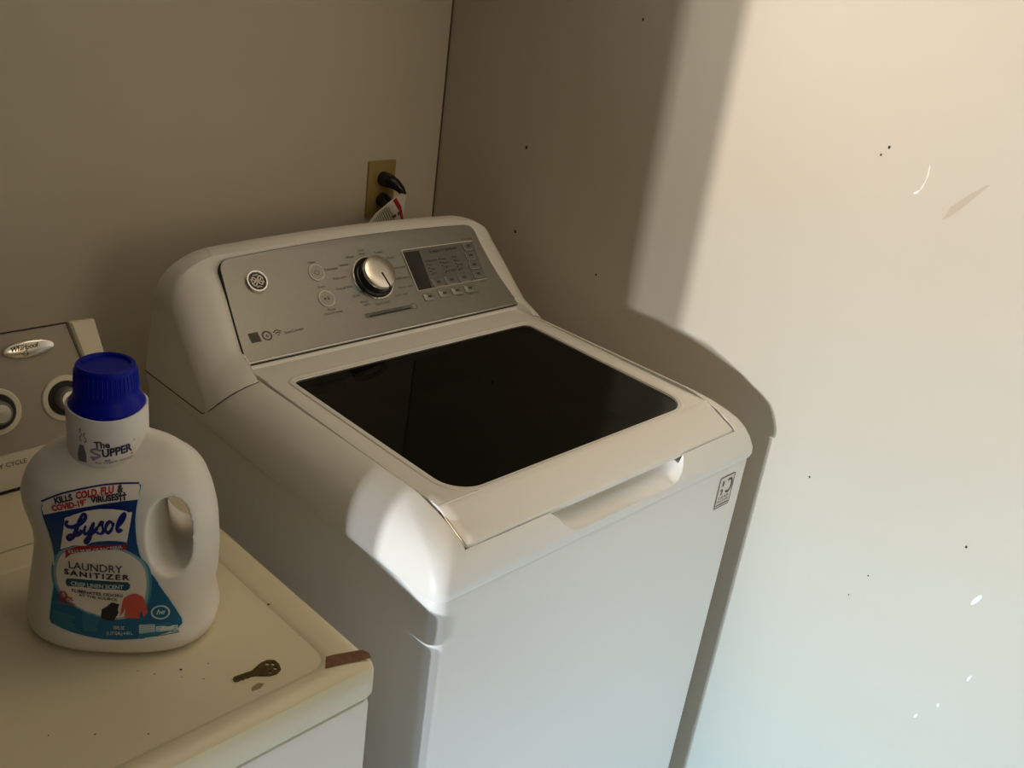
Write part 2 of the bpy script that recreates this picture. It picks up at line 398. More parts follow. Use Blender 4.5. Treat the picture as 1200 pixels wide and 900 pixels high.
# console: skin lofted along y, top surface follows the control panel
Pb, Pt = Vector((xc, -.358, .994)), Vector((xc, -.236, 1.1135))
PL = (Pt-Pb).length; us = (Pt-Pb).normalized(); pn = Vector((0, -us.z, us.y))
def pan(off=0.0):
    def f(u, s, c=0.0):
        t = min(max(s/PL, 0), 1.1)
        p = Pb + Vector((u, 0, 0)) + us*s - pn*(.006*4*t*(1-t) if t < 1 else 0) + pn*(off+c)
        p.z -= .04*u*u*t; return p
    return f
def panel_z(y):
    best = [pan(-.0012)(0, PL*k/20) for k in range(21)]
    return interp(y, [p.y for p in best], [p.z for p in best])
def con(y):
    """half width of the top, half width of the wall, start of rounding, top height, arch"""
    if y <= -.232:
        t = (y+.366)/.13
        return .290-.021*t, .3448-.0075*max(0, t)**1.5, .905+.128*max(0, t), min(panel_z(y), .9838+(y+.366)*.9), .04*t
    t = interp(y, [-.232, -.21, -.19, -.175, -.166, -.161, -.16], [0, .35, .6, .8, .9, .97, 1])
    z = interp(y, [-.232, -.224, -.21, -.195, -.182, -.172, -.165, -.161, -.16], [1.1165, 1.1215, 1.126, 1.1265, 1.1235, 1.117, 1.105, 1.088, 1.07])
    return .269-.018*t, .337-.004*t, 1.033+.01*t-(1.126-z if y > -.19 else 0)*.8, z, .04+.06*min(1, t*2)
stn = [-.366, -.3635, -.358, -.352, -.345, -.338, -.325, -.31, -.295, -.28, -.265, -.25, -.24, -.232, -.224, -.217, -.21, -.2, -.19, -.182, -.175, -.169, -.165, -.162, -.160]
def cover_x(z): return W2 - interp(z, [l[0] for l in lev], [l[1] for l in lev])
rings = []
for y in stn:
    hp, W, zb, zp, ar = con(y); half = []
    zedge = zp - ar*hp*hp
    for k in range(7):
        z = .92 + (zb-.92)*k/6; x = .3448 + (W-.3448)*min(1, max(0, (z-.92)/max(zb-.92, 1e-4))); half.append((x, min(max(z, .92), zedge)))
    zb2 = max(zb, .92)
    for k in range(1, 13):
        ss = math.sin(math.pi/2*k/12); g = (cover_x(.900+.084*ss)-.2865)/(W2-.2865)
        half.append((hp + (W-hp)*max(0, g), zb2 + (zedge-zb2)*ss))
    f = max(0, (-.338-y)/.028)
    ring = []
    for x, z in half:
        ye = -.338-.060*max(0, (z-.92)/.067)**.9
        ring.append((xc-x, (y if f == 0 else -.338+f*(ye+.338)), z))
    flat = [(xc + hp*q, y, zp - ar*(hp*q)**2) for q in np.linspace(-.97, .97, 25)]
    ring += flat + [(2*xc-x, yy, z) for x, yy, z in ring[::-1]]
    rings.append(ring)
bm = bmesh.new(); loft(bm, rings, (True, True), close=False)
console = obj('console', bm, M_cover, washer, angle=40)
# joint between console and top cover
for sx in (-1, 1):
    path = [(xc+sx*.3452, y, .9195) for y in (-.1598, -.20, -.25, -.30, -.325)] + [(xc+sx*.3450, -.336, .9205), (xc+sx*.3442, -.3435, .926)]
    path += [(xc+sx*(cover_x(z)+.0006), -.338-.060*((z-.92)/.067)**.9, z) for z in (.932, .940, .948, .956, .963, .969, .974, .978, .981, .983)]
    bm = bmesh.new(); tube(bm, smooth_path(path, 3), .0009, 6); obj('console_joint', bm, M_joint, washer)
# silver control panel
def panel_sheet(grow, off, depth):
    bm = bmesh.new(); rows = []; N = 40; r = .017
    T = PL*1.047
    svals = list(np.linspace(-grow, T-r, 22)) + [T-r + (r+grow)*math.sin(math.pi/2*k/9) for k in range(1, 10)]
    for s in svals:
        t = min(max(s/PL, 0), 1); w = .2868-.0305*t+.006*t*t + grow
        w = .2862 + (.2635-.2862)*(1-(1-t)**1.25) + grow
        if s > T-r:
            q = (s-(T-r))/(r+grow); w = w-r-grow + (r+grow)*math.sqrt(max(0, 1-q*q))
        rows.append([(u, s - .085*u*u*max(0, s)/T) for u in np.linspace(-w, w, N)])
    mp = pan(off); vs = [[bm.verts.new(mp(u, s)) for u, s in row] for row in rows]
    for a, b in zip(vs, vs[1:]):
        for i in range(N-1): bm.faces.new((a[i], a[i+1], b[i+1], b[i]))
    be = [e for e in bm.edges if e.is_boundary]
    ex = bmesh.ops.extrude_edge_only(bm, edges=be)
    for v in ex['geom']:
        if isinstance(v, bmesh.types.BMVert): v.co -= pn*depth
    return bm
obj('panel_gasket', panel_sheet(.0013, .0006, .008), M_seam, console)
obj('control_panel', panel_sheet(0, .0018, .002), M_panel, console)
bm = bmesh.new(); tube(bm, [pan(.0022)(-.285+i*.57/30, .0022) for i in range(31)], .0012, 8); obj('panel_trim_strip', bm, M_chrome, console)
PS = .0018                                  # panel surface offset
def on_panel(u, s):
    o = pan(PS)(u, s); e = .002
    ux = (pan(PS)(u+e, s)-pan(PS)(u-e, s)).normalized(); uy = (pan(PS)(u, s+e)-pan(PS)(u, s-e)).normalized()
    return frame_map(o, ux, uy, ux.cross(uy))
# emblem: round badge with scripted monogram
mp = on_panel(-.2135, .1300); bm = bmesh.new()
lathe(bm, [(.0185, 0), (.0185, .003), (.0172, .0046), (.0150, .0046), (.0142, .0036), (.0005, .0036)], mp, 40); emblem = obj('emblem', bm, M_chrome, console)
bm = bmesh.new(); lathe(bm, [(.0142, .0036), (.0141, .0039), (.0005, .0039)], mp, 32, cap=False)
f2 = lambda a, b: mp(a, b, .0043)
obj('emblem_field', bm, M_black, console)
bm = bmesh.new()
for k in range(4):                                     # four script loops crossing at the centre
    q = math.pi/4 + k*math.pi/2 + (.12 if k % 2 else -.12); L_ = .0092 if k % 2 else .0100; ca, sa = math.cos(q), math.sin(q)
    lp = [(0, 0), (.35, .17), (.72, .27), (.98, .14), (1.0, -.10), (.74, -.24), (.36, -.15), (0, 0)]
    ribbon(bm, smooth_path([((a*ca-b*sa)*L_, (a*sa+b*ca)*L_) for a, b in lp], 5), .0021, f2)
for k in range(4):
    a0 = math.pi/2*k - .42; ribbon(bm, [(.0112*math.cos(a0+t)*(1-.14*math.sin(t/.84*math.pi)), .0112*math.sin(a0+t)*(1-.14*math.sin(t/.84*math.pi))) for t in np.linspace(0, .84, 8)], .0015, f2)
obj('emblem_monogram', bm, M_tag, console, kind='stuff')
# power and start buttons with pale rings
for nm, (u, s) in (('power_button', (-.1038, .1278)), ('start_button', (-.105, .0810))):
    mp = on_panel(u, s); bm = bmesh.new()
    lathe(bm, [(.0122, 0), (.0122, .0012), (.0118, .0016), (.0005, .0016)], mp, 32); obj(nm, bm, M_panel, console)
    bm = bmesh.new(); lathe(bm, [(.0120, .0), (.0148, .0), (.0148, .0012), (.0142, .0022), (.0126, .0022), (.0120, .0012), (.0120, 0)], mp, 36, cap=False); obj('button_ring', bm, M_tag, console, label='pale ring round a button')
    bm = bmesh.new()
    if nm == 'power_button':
        ribbon(bm, [(.0040*math.cos(a), .0040*math.sin(a)) for a in np.linspace(2.2, 7.2, 16)], .0009, lambda a, b: mp(a, b, .0019)); ribbon(bm, [(0, .001), (0, .0052)], .0009, lambda a, b: mp(a, b, .0019))
    else:
        patch(bm, [(-.0048, .0030), (-.0048, -.0030), (-.0008, 0)], lambda a, b: mp(a, b, .0019))
        for q in (.0022, .0046): ribbon(bm, [(q, .003), (q, -.003)], .0011, lambda a, b: mp(a, b, .0019))
    obj('button_symbol', bm, M_legend, console, kind='stuff')
# program dial
mp = on_panel(-.001, .1022); bm = bmesh.new()
lathe(bm, [(.0405, 0), (.0405, .0022), (.0395, .0030), (.0372, .0030), (.0365, .0015), (.0005, .0015)], mp, 56); obj('dial_ring', bm, M_chrome, console)
bm = bmesh.new(); lathe(bm, [(.0365, .0014), (.0360, .0045), (.0345, .0062), (.0318, .0070), (.0310, .0090), (.0298, .0215), (.0005, .0215)], mp, 56); obj('dial_skirt', bm, M_black, console)
bm = bmesh.new(); lathe(bm, [(.0300, .0200), (.0303, .0222), (.0300, .0245), (.0290, .0262), (.0270, .0270), (.0140, .0274), (.0005, .0275)], mp, 56); dial = obj('dial', bm, M_satin, console)
bm = bmesh.new(); q = math.radians(-78)
pts = [mp(r*math.cos(q), r*math.sin(q), h) for r, h in ((.003, .0278), (.012, .0277), (.022, .0275), (.0275, .0271), (.0299, .0256), (.0306, .0235))]
tube(bm, pts, .0012, 8); obj('dial_pointer', bm, M_black, console)
# touch pad with display and keys
bm = bmesh.new(); fpan = pan(PS+.0004)
quad = [(.0785, .0645), (.2412, .0640), (.2465, .1410), (.0792, .1422)]
patch(bm, quad, fpan, .02); obj('touch_pad', bm, M_pad, console)
bm = bmesh.new(); fpan2 = pan(PS+.0008)
patch(bm, [(.0785, .0650), (.1110, .0652), (.1165, .1372), (.0795, .1380)], fpan2, .02); obj('display', bm, M_lcd, console)
bm = bmesh.new()
ribbon(bm, [(.0785, .0640), (.0792, .1426)], .0016, fpan2); ribbon(bm, [(.0785, .1424), (.16, .1420), (.2465, .1413)], .0014, fpan2); ribbon(bm, [(.0780, .0640), (.2412, .0636)], .0010, fpan2)
obj('touch_pad_border', bm, M_tag, console, kind='stuff')
def keycap(u, s, w, h, name='touch_key', m_=None):
    k = on_panel(u, s); bm = bmesh.new()
    o2 = rrect(-w, w, -h, h, min(w, h)*.35, 4)
    loft(bm, [[k(a, b, .0004) for a, b in o2], [k(a, b, .0014) for a, b in o2], [k(a*.93, b*.93, .0019) for a, b in o2]], (True, True))
    o = obj(name, bm, m_ or M_padkey, console)
    bm = bmesh.new(); ribbon(bm, [(-w, h*.8), (-w, -h*.75), (-w*.8, -h), (w*.7, -h)], .0008, lambda a, b: k(a, b, .0021)); obj('key_edge', bm, M_legend_l, console)
    bm = bmesh.new(); patch(bm, [(-w*.35, -h*.3), (w*.35, -h*.3), (w*.35, h*.3), (-w*.35, h*.3)], lambda a, b: k(a, b, .0022)); obj('key_symbol', bm, M_legend, console)
for u in (.1294, .1600, .1915): keycap(u, .0735, .0132, .0085)
for u, s in ((.2325, .1325), (.2292, .1135), (.2280, .0945), (.2275, .0755)): keycap(u, s, .0118, .0078)
for u, s in ((.0965, .0498), (.1310, .0508), (.1615, .0512), (.1920, .0508)): keycap(u, s, .0125, .0068, 'option_key', M_panel)
bm = bmesh.new(); fl = pan(PS+.0010)
text(bm, 'TURBIDITY SENSING', (.1385, .1290), (.2040, .1300), .0050, fl)
for c, (u0, u1) in enumerate(((.1215, .1235), (.1525, .1540), (.1850, .1858))):
    for k in range(5): patch(bm, [(u0+.0005*k, .1150-.0068*k), (u0+.0022+.0005*k, .1150-.0068*k), (u0+.0022+.0005*k, .1172-.0068*k), (u0+.0005*k, .1172-.0068*k)], fl)
for (s_, words) in ((.1140, ('Extra hot', 'Heavy', 'Max')), (.1060, ('Hot', 'Medium', 'More')), (.0980, ('Warm', 'Light', 'Normal')), (.0900, ('Cool', 'Extra light', 'Less'))):
    for u0, wd in zip((.1262, .1568, .1885), words): text(bm, wd, (u0, s_), (u0+.0024*len(wd), s_), .0034, fl)
obj('touch_pad_lettering', bm, M_seam, console, kind='stuff')
# printed words around the dial and buttons
bm = bmesh.new(); fl = pan(PS+.0004)
def cap(s, u, v, h=.0042, w=None):
    w = w or .0029*len(s); text(bm, s, (u-w/2, v-h/2), (u+w/2, v-h/2), h, fl)
cap('Power', -.1045, .1462); cap('Start', -.1053, .1030); cap('Pause', -.1041, .0620); cap('Cancel: hold', -.1040, .0556, .0038)
for s, u, v in (('Cold', -.004, .1535), ('Wash', -.004, .1474), ('Towels', .030, .1455), ('Sheets', .051, .1330), ('Active wear', .060, .1135), ('Bulky items', .0585, .0938), ('Power clean', .0575, .0765), ('Quick wash', .040, .0640), ('Speed wash', -.004, .0555), ('Rinse', -.0370, .0640), ('spin', -.0350, .0585), ('Drain', -.0480, .0770), ('Casual fold', -.0640, .0945), ('Easy care', -.0640, .1130), ('Delicates', -.0740, .1300), ('Normal', -.0475, .1335), ('Whites', -.0300, .1450)):
    cap(s, u, v)
cap('Load size', .2360, .1475, .0036); cap('Delay', .1640, .0415, .0036); cap('Deep rinse', .1945, .0410, .0036); cap('Lock', .2330, .0605, .0036)
text(bm, 'SmartConnect', (-.2034, .0365), (-.1686, .0378), .0048, fl)
ribbon(bm, smooth_path([(-.2215, .0425), (-.2145, .0462), (-.2075, .0425)], 5), .0016, fl); ribbon(bm, smooth_path([(-.2190, .0398), (-.2145, .0422), (-.2100, .0398)], 5), .0016, fl); patch(bm, [(-.2160, .0365), (-.2130, .0365), (-.2145, .0390)], fl)
ribbon(bm, [(-.2336+.0072*math.cos(a), .0402+.0072*math.sin(a)) for a in np.linspace(0, 6.283, 24)[:-1]], .0022, fl, closed=True); text(bm, 'e', (-.2358, .0375), (-.2314, .0375), .0065, fl)
obj('panel_lettering', bm, M_legend, console, kind='stuff')
bm = bmesh.new(); patch(bm, [(-.2630, .0330), (-.2460, .0330), (-.2462, .0495), (-.2628, .0495)], fl); obj('printed_icon', bm, M_legend, console)
bm = bmesh.new(); patch(bm, [(-.0490, .0335), (.0510, .0335), (.0510, .0425), (-.0490, .0425)], fl, .02); ribbon(bm, [(.055+.0055*math.cos(a), .0385+.0055*math.sin(a)) for a in np.linspace(0, 6.283, 20)[:-1]], .0012, fl, closed=True)
obj('lock_indicator', bm, M_pad, console, kind='stuff')
bm = bmesh.new(); fl2 = pan(PS+.0007)
ribbon(bm, [(-.042, .0362), (.046, .0362)], .0022, fl2); text(bm, 'CONTROL LOCK', (-.035, .0385), (.030, .0385), .0026, fl2); obj('lock_lettering', bm, M_seam, console, kind='stuff')
# sticker on the front
fs = lambda a, b: Vector((a, yF+.002-.0006, b)); fs2 = lambda a, b: Vector((a, yF+.002-.0010, b))
bm = bmesh.new(); patch(bm, [(-.1205, .823), (-.0800, .823), (-.0800, .8795), (-.1205, .8795)], fs); stk = obj('warranty_sticker', bm, M_tag, washer)
bm = bmesh.new()
for a, b, c, d in ((-.1205, .823, -.1205, .8795), (-.0800, .823, -.0800, .8795), (-.1205, .8795, -.0800, .8795), (-.1205, .823, -.0800, .823)): ribbon(bm, [(a, b), (c, d)], .0016, fs2)
ribbon(bm, [(-.0925+.0085*math.cos(t), .8600+.0120*math.sin(t)) for t in np.linspace(2.2, -2.3, 20)], .0040, fs2)
ribbon(bm, [(-.1120, .8700), (-.1095, .8720), (-.1095, .8620)], .0042, fs2); ribbon(bm, smooth_path([(-.1135, .8560), (-.1090, .8550), (-.1090, .8490), (-.1120, .8475)], 4), .0034, fs2)
text(bm, 'YEAR', (-.1165, .8385), (-.0850, .8385), .0050, fs2); text(bm, 'MOTOR', (-.1165, .8320), (-.0850, .8320), .0045, fs2); ribbon(bm, [(-.1175, .8275), (-.0830, .8275)], .0022, fs2)
obj('sticker_print', bm, M_legend, stk, kind='stuff')

# ------------------------------------------------------------------ dryer
DX1, DX0, DF, DB, DZ = -.802, -1.539, -.862, -.16, .86
dryer = thing('clothes_dryer', 'almond front-loading dryer with rust patch on its corner, left of the washer', 'dryer', ((DX0+DX1)/2, (DF+DB)/2, -.0435))
bm = bmesh.new()
rings = [[(x, y, z) for x, y in rrect(DX0+i, DX1-i, DF+i, DB, [.012, .012, .003, .003], 5)] for z, i in ((-.035, .004), (-.025, .002), (.796, .002), (.804, .004), (.807, .010))]
loft(bm, rings); obj('body', bm, M_dryer_b, dryer)
bm = bmesh.new()
rings = [[(x, y, z) for x, y in rrect(DX0+i, DX1-i, DF+i*k, DB, [.011, .011, .003, .003], 5)] for z, i, k in ((.8095, .006, 1), (.8105, .002, 1), (.815, .0, 1), (.846, .0, 1), (.853, .0015, 1.5), (.8575, .005, 1.9), (.8596, .010, 2.0), (.86, .016, 2))]
loft(bm, rings)
well = bmesh.new()
loft(well, [[(x, y, z) for x, y in rrect(-1.497-d, -.846+d, -.830-d, -.478+d, .024+d, 6)] for z, d in ((.8567, 0), (.8585, .003), (.8601, .009), (.88, .012))])
slot = nbox(-1.47, -.93, -.4392, -.4368, .85, .9)
top = obj('top_panel', baked(bm, [well, slot]), M_dryer, dryer, angle=30)
for sx in (DX0+.06, DX1-.06):
    for y in (DF+.06, DB-.06):
        bm = bmesh.new(); lathe(bm, [(.014, -.0435), (.016, -.040), (.016, -.036), (.008, -.033)], lambda a, b, c, sx=sx, y=y: Vector((sx+a, y+b, c)), 16); obj('foot', bm, M_black, dryer)
# dryer door on the front
bm = nbox(-1.43, -.93, DF-.014, DF+.004, .22, .72, .012, 3); obj('door', bm, M_dryer_b, dryer)
bm = nbox(-.962, -.948, DF-.030, DF-.010, .42, .54, .005); obj('door_handle', bm, M_cream, dryer)
bm = bmesh.new(); patch(bm, [(-.846, -.8225), (-.838, -.824), (-.806, -.8365), (-.803, -.845), (-.806, -.8530), (-.815, -.8508), (-.836, -.8440), (-.858, -.8380), (-.852, -.830)], lambda a, b: Vector((a, b, .8603 if b > -.84 else .8600))); obj('rust_patch', bm, M_rust, top, label='brown bare-metal patch')
for x, y, r, e in ((-.934, -.825, .012, 2.2), (-.885, -.80, .010, 1.6), (-.95, -.806, .012, 1.5)):
    pass
bm = bmesh.new(); patch(bm, [(-.935, -.813), (-.926, -.811), (-.921, -.816), (-.929, -.820), (-.938, -.818)], lambda a, b: Vector((a, b, .8571))); obj('grime_smudge', bm, M_dirt, top)
for k, (x, y, r) in enumerate(((-.980, -.745, .0024), (-.952, -.753, .0012), (-.968, -.772, .0012), (-1.005, -.735, .0012), (-.985, -.756, .0009), (-1.016, -.72, .0010), (-.846, -.706, .0024), (-1.09, -.78, .0015), (-1.125, -.755, .0012), (-1.05, -.81, .0016))):
    bm = bmesh.new(); patch(bm, [(x + r*.75*math.cos(t)*random.uniform(.7, 1.3), y + r*.75*math.sin(t)*random.uniform(.7, 1.3)) for t in np.linspace(0, 6.283, 9)[:-1]], lambda a, b: Vector((a, b, .8602 if a > -.85 else .8570))); obj('dirt_speck', bm, M_speck, top)
# console of the dryer
Fb, Ft = Vector((0, -.305, .915)), Vector((0, -.26, 1.066)); FL = (Ft-Fb).length; fu = (Ft-Fb).normalized(); fn = Vector((0, -fu.z, fu.y))
fas = lambda off=0.0: (lambda x, s, c=0.0: Fb + Vector((x, 0, 0)) + fu*s + fn*(off+c))
cx0, cx1 = -1.52, -.835
bm = bmesh.new()
prof = [(-.312, .866), (-.312, .900), (-.306, .914), (-.263, 1.0585), (-.2605, 1.0615), (-.256, 1.060), (-.215, 1.010), (-.190, .980), (-.178, .866)]
loft(bm, [[(x + (z-.866)*k, y, z) for y, z in prof] for x, k in ((cx0, .05), (cx1-.002, -.085))]); dcon = obj('console', bm, M_cream, dryer, angle=25)
f = fas(.0022); bm = bmesh.new()
quad = [(-1.50, .002), (-.832-.018, .0015), (-.884, .1565), (-1.47, .1565)]
vs0 = [bm.verts.new(f(*q)) for q in quad]; vs1 = [bm.verts.new(f(q[0], q[1], -.004)) for q in quad]
bm.faces.new(vs0)
for i in range(4): bm.faces.new((vs0[i], vs0[(i+1) % 4], vs1[(i+1) % 4], vs1[i]))
obj('fascia', bm, M_fascia, dcon)
bm = bmesh.new(); ribbon(bm, [(-.8492, .000), (-.8832, .158), (-1.47, .158)], .0022, fas(.0012)); obj('fascia_seam', bm, M_seam, dcon)
# right end cap, raised wedge
bm = bmesh.new()
lo = [(-.8485, .0015), (-.828, .000), (-.8475, .1580), (-.8815, .1590)]
loft(bm, [[fas(-.004)(*q) for q in lo], [fas(.006)(*q) for q in lo], [fas(.0085)(a+(-.839-.0075*b/.158-a)*.12, b+(.08-b)*.03) for a, b in lo]])
obj('end_cap', bm, M_cream, dcon, angle=20)
# oval badge with script
mp = frame_map(fas(.0022)(-.9375, .1330), (1, 0, 0), fu, fn); bm = bmesh.new()
loft(bm, [[mp(a*math.cos(t), b*math.sin(t), h) for t in np.linspace(0, 6.283, 41)[:-1]] for a, b, h in ((.0335, .0120, 0), (.0335, .0120, .002), (.0320, .0108, .0042), (.026, .0082, .0056), (.012, .004, .0062))]); obj('oval_badge', bm, M_satin, dcon)
bm = bmesh.new(); text(bm, 'Whirlpool', (-.0225, -.0006), (.0120, .0012), .0062, lambda a, b: mp(a, b, .0068), bold=.01, shear=.35)
ribbon(bm, smooth_path([(-.0235, .0050), (-.015, .0066), (-.006, .0062)], 5), .0007, lambda a, b: mp(a, b, .0064)); ribbon(bm, smooth_path([(-.010, -.0052), (-.006, -.0015), (-.003, -.0065), (-.008, -.0085), (-.010, -.0052)], 5), .0006, lambda a, b: mp(a, b, .0064)); obj('badge_script', bm, M_seam, dcon, kind='stuff')
# two knobs set in pale rings
for x, s in ((-.9015, .0575), (-.9915, .0590)):
    mp = frame_map(fas(.0022)(x, s), (1, 0, 0), fu, fn)
    bm = bmesh.new(); lathe(bm, [(.0315, 0), (.0315, .0018), (.0300, .0030), (.0245, .0030), (.0235, .0005)], mp, 44, cap=False); obj('knob_ring', bm, M_cream, dcon)
    bm = bmesh.new(); lathe(bm, [(.0240, .0004), (.0238, .0022), (.0005, .0022)], mp, 40, cap=False); obj('knob_well', bm, M_seam, dcon)
    bm = bmesh.new(); lathe(bm, [(.0165, .002), (.0160, .0150), (.0150, .0185), (.0130, .0200), (.0005, .0204)], mp, 32); kb = obj('knob', bm, mat('knob_grey', (.16, .15, .14), .3), dcon)
    bm = bmesh.new(); lathe(bm, [(.0122, .0203), (.0118, .0212), (.0005, .0214)], mp, 28, cap=False); obj('knob_face', bm, M_satin, dcon)
bm = bmesh.new(); strip = lambda a, b: Vector((a, -.3126, b)); text(bm, 'DRY CYCLE', (-1.012, .9005), (-.9660, .9005), .0052, lambda a, b: Vector((a, -.3126+max(0, b-.900)*.43, b))); obj('cycle_lettering', bm, M_speck, dcon, kind='stuff')
bm = nbox(-1.51, -.845, -.3105, -.185, .8595, .868); obj('console_base', bm, M_seam, dcon)

# ------------------------------------------------------------------ bottle
SIZE = .974                                  # dryer, bottle and key scaled down about the camera to fit the shadows
dryer.scale = (SIZE,)*3; dryer.location = (-1.1766, -0.5378, -0.0)
ART = {"outline":[[-0.064,0.1816],[-0.053,0.1904],[-0.0355,0.1984],[-0.0201,0.2033],[-0.0027,0.2064],[0.0146,0.2083],[0.0308,0.2085],[0.0331,0.2065],[0.0322,0.1992],[0.0307,0.1872],[0.0303,0.175],[0.0308,0.1628],[0.032,0.1497],[0.0343,0.1362],[0.0383,0.1251],[0.0439,0.1137],[0.0566,0.0863],[0.066,0.0658],[0.0731,0.0474],[0.0739,0.0411],[0.0721,0.0377],[0.0603,0.0332],[0.0448,0.0303],[0.0289,0.0285],[0.0104,0.0274],[-0.0059,0.0274],[-0.0222,0.03],[-0.0364,0.033],[-0.0473,0.0357],[-0.0561,0.0385],[-0.0607,0.0398],[-0.0623,0.0449],[-0.061,0.0567],[-0.0593,0.0683],[-0.0567,0.0828],[-0.0552,0.0969],[-0.0544,0.1107],[-0.0539,0.1247],[-0.0555,0.1382],[-0.058,0.1518],[-0.0609,0.1621],[-0.0631,0.1693],[-0.0646,0.1765]],
 "band":[[-0.0624,0.1838],[-0.0467,0.1933],[-0.0327,0.1986],[-0.0184,0.2027],[-0.0017,0.2061],[0.016,0.2077],[0.03,0.2076],[0.0313,0.2056],[0.0315,0.1948],[0.0168,0.1936],[-0.001,0.1905],[-0.018,0.1865],[-0.0326,0.1825],[-0.0467,0.1778],[-0.0611,0.1713],[-0.063,0.1767]],
 "bandline":[[-0.064,0.1845],[-0.0467,0.1946],[-0.0327,0.1998],[-0.0184,0.2035],[-0.0017,0.2067],[0.0159,0.2083],[0.03,0.2083]],
 "panel":[[-0.0387,0.1732],[-0.0308,0.1775],[-0.018,0.1826],[-0.0055,0.1853],[0.008,0.1859],[0.0178,0.1848],[0.0262,0.1828],[0.0247,0.1701],[0.023,0.1589],[0.0215,0.1492],[0.0125,0.1505],[0.0035,0.151],[-0.0056,0.1506],[-0.0129,0.1486],[-0.0186,0.1441],[-0.0308,0.1428],[-0.0449,0.1347],[-0.0418,0.1513]],
 "panelarc":[[-0.0345,0.1753],[-0.028,0.1796],[-0.018,0.1844],[-0.0055,0.187],[0.0079,0.1881],[0.0177,0.1873],[0.024,0.1835]],
 "darkband":[[-0.013,0.1482],[-0.0056,0.1506],[0.0035,0.152],[0.0125,0.1521],[0.0215,0.1509],[0.021,0.1481],[0.0125,0.1477],[0.0034,0.1471],[-0.0057,0.1462],[-0.0186,0.1441]],
 "L":[[-0.0352,0.1709],[-0.0373,0.1678],[-0.0357,0.1648],[-0.0299,0.1649],[-0.0234,0.169],[-0.0187,0.1746],[-0.0182,0.1788],[-0.0207,0.1792],[-0.0236,0.1731],[-0.0262,0.1648],[-0.0283,0.1582],[-0.0313,0.1525],[-0.035,0.1492],[-0.0364,0.1519],[-0.0335,0.1554],[-0.0293,0.1553],[-0.0251,0.157],[-0.0212,0.1623]],
 "y":[[-0.0178,0.1677],[-0.0194,0.1614],[-0.0181,0.1581],[-0.0144,0.1614],[-0.0099,0.1714],[-0.0122,0.16],[-0.0147,0.1522],[-0.0177,0.1477],[-0.0188,0.1507],[-0.0155,0.1559],[-0.0108,0.1601],[-0.0062,0.1666]],
 "s":[[-0.0062,0.1666],[-0.002,0.1729],[-0.0019,0.1689],[-0.0006,0.164],[-0.0022,0.1602],[-0.0058,0.1599],[-0.0067,0.162]],
 "o":[[0.0081,0.1725],[0.005,0.1733],[0.0023,0.1692],[0.0017,0.1642],[0.0037,0.1611],[0.0069,0.1645],[0.0086,0.1696],[0.0081,0.1725]],
 "l":[[0.0113,0.1657],[0.0166,0.1729],[0.0194,0.1799],[0.0182,0.1821],[0.0156,0.1778],[0.0131,0.1698],[0.0127,0.1638],[0.0145,0.1626],[0.0167,0.166]],
 "glow":[[-0.0045,0.1447],[0.0133,0.1424],[0.0287,0.1334],[0.0378,0.1209],[0.0404,0.1025],[0.0389,0.0825],[0.0342,0.068],[0.025,0.0609],[0.0111,0.0562],[-0.005,0.0577],[-0.0233,0.0638],[-0.0397,0.0738],[-0.0491,0.0853],[-0.0523,0.0979],[-0.0511,0.1146],[-0.0434,0.1309],[-0.0274,0.1405]],
 "banner":[[-0.0395,0.1352],[-0.0273,0.1421],[-0.0089,0.1476],[0.0068,0.1499],[0.0213,0.1506],[0.0211,0.142],[0.0066,0.1412],[-0.0092,0.1394],[-0.0254,0.1352],[-0.0349,0.1307],[-0.0406,0.1244]],
 "pill":[[-0.0409,0.093],[-0.0413,0.097],[-0.0392,0.1008],[-0.029,0.1023],[-0.0082,0.103],[0.0123,0.1027],[0.0214,0.1023],[0.024,0.099],[0.0234,0.0947],[0.02,0.0917],[-0.0085,0.0923],[-0.0342,0.0922],[-0.039,0.0912]],
 "pants":[[0.0052,0.0767],[0.0127,0.0746],[0.011,0.0678],[0.0118,0.0635],[0.0064,0.0531],[-0.0005,0.0533],[-0.0064,0.0567],[-0.0052,0.0669],[0.0,0.0707]],
 "shirt":[[0.0175,0.0825],[0.0244,0.0876],[0.0301,0.0879],[0.0363,0.0832],[0.0388,0.0737],[0.0403,0.0632],[0.0362,0.0575],[0.0345,0.0651],[0.0337,0.0695],[0.0323,0.0563],[0.0248,0.0565],[0.0176,0.0582],[0.019,0.071],[0.0159,0.0637],[0.013,0.0586],[0.0149,0.0709]],
 "badge":[[0.0607,0.0593],[0.0602,0.0567],[0.0588,0.0547],[0.0568,0.0534],[0.0543,0.0529],[0.0516,0.0533],[0.049,0.0544],[0.0467,0.0562],[0.045,0.0585],[0.0442,0.0612],[0.0442,0.0638],[0.0452,0.0663],[0.0469,0.0682],[0.0493,0.0693],[0.0519,0.0696],[0.0547,0.0689],[0.0571,0.0673],[0.0591,0.0649],[0.0603,0.0622]],
 "block1":[[-0.0572,0.0602],[-0.0307,0.0563],[-0.0308,0.0412],[-0.0409,0.0409],[-0.0558,0.0443]],
 "block2":[[-0.0253,0.0622],[-0.0073,0.0575],[-0.0109,0.0521],[-0.0083,0.0391],[-0.0254,0.0396]],
 "block3":[[0.0315,0.0487],[0.056,0.0479],[0.056,0.0456],[0.0714,0.04],[0.0711,0.0317],[0.0313,0.0363]]}
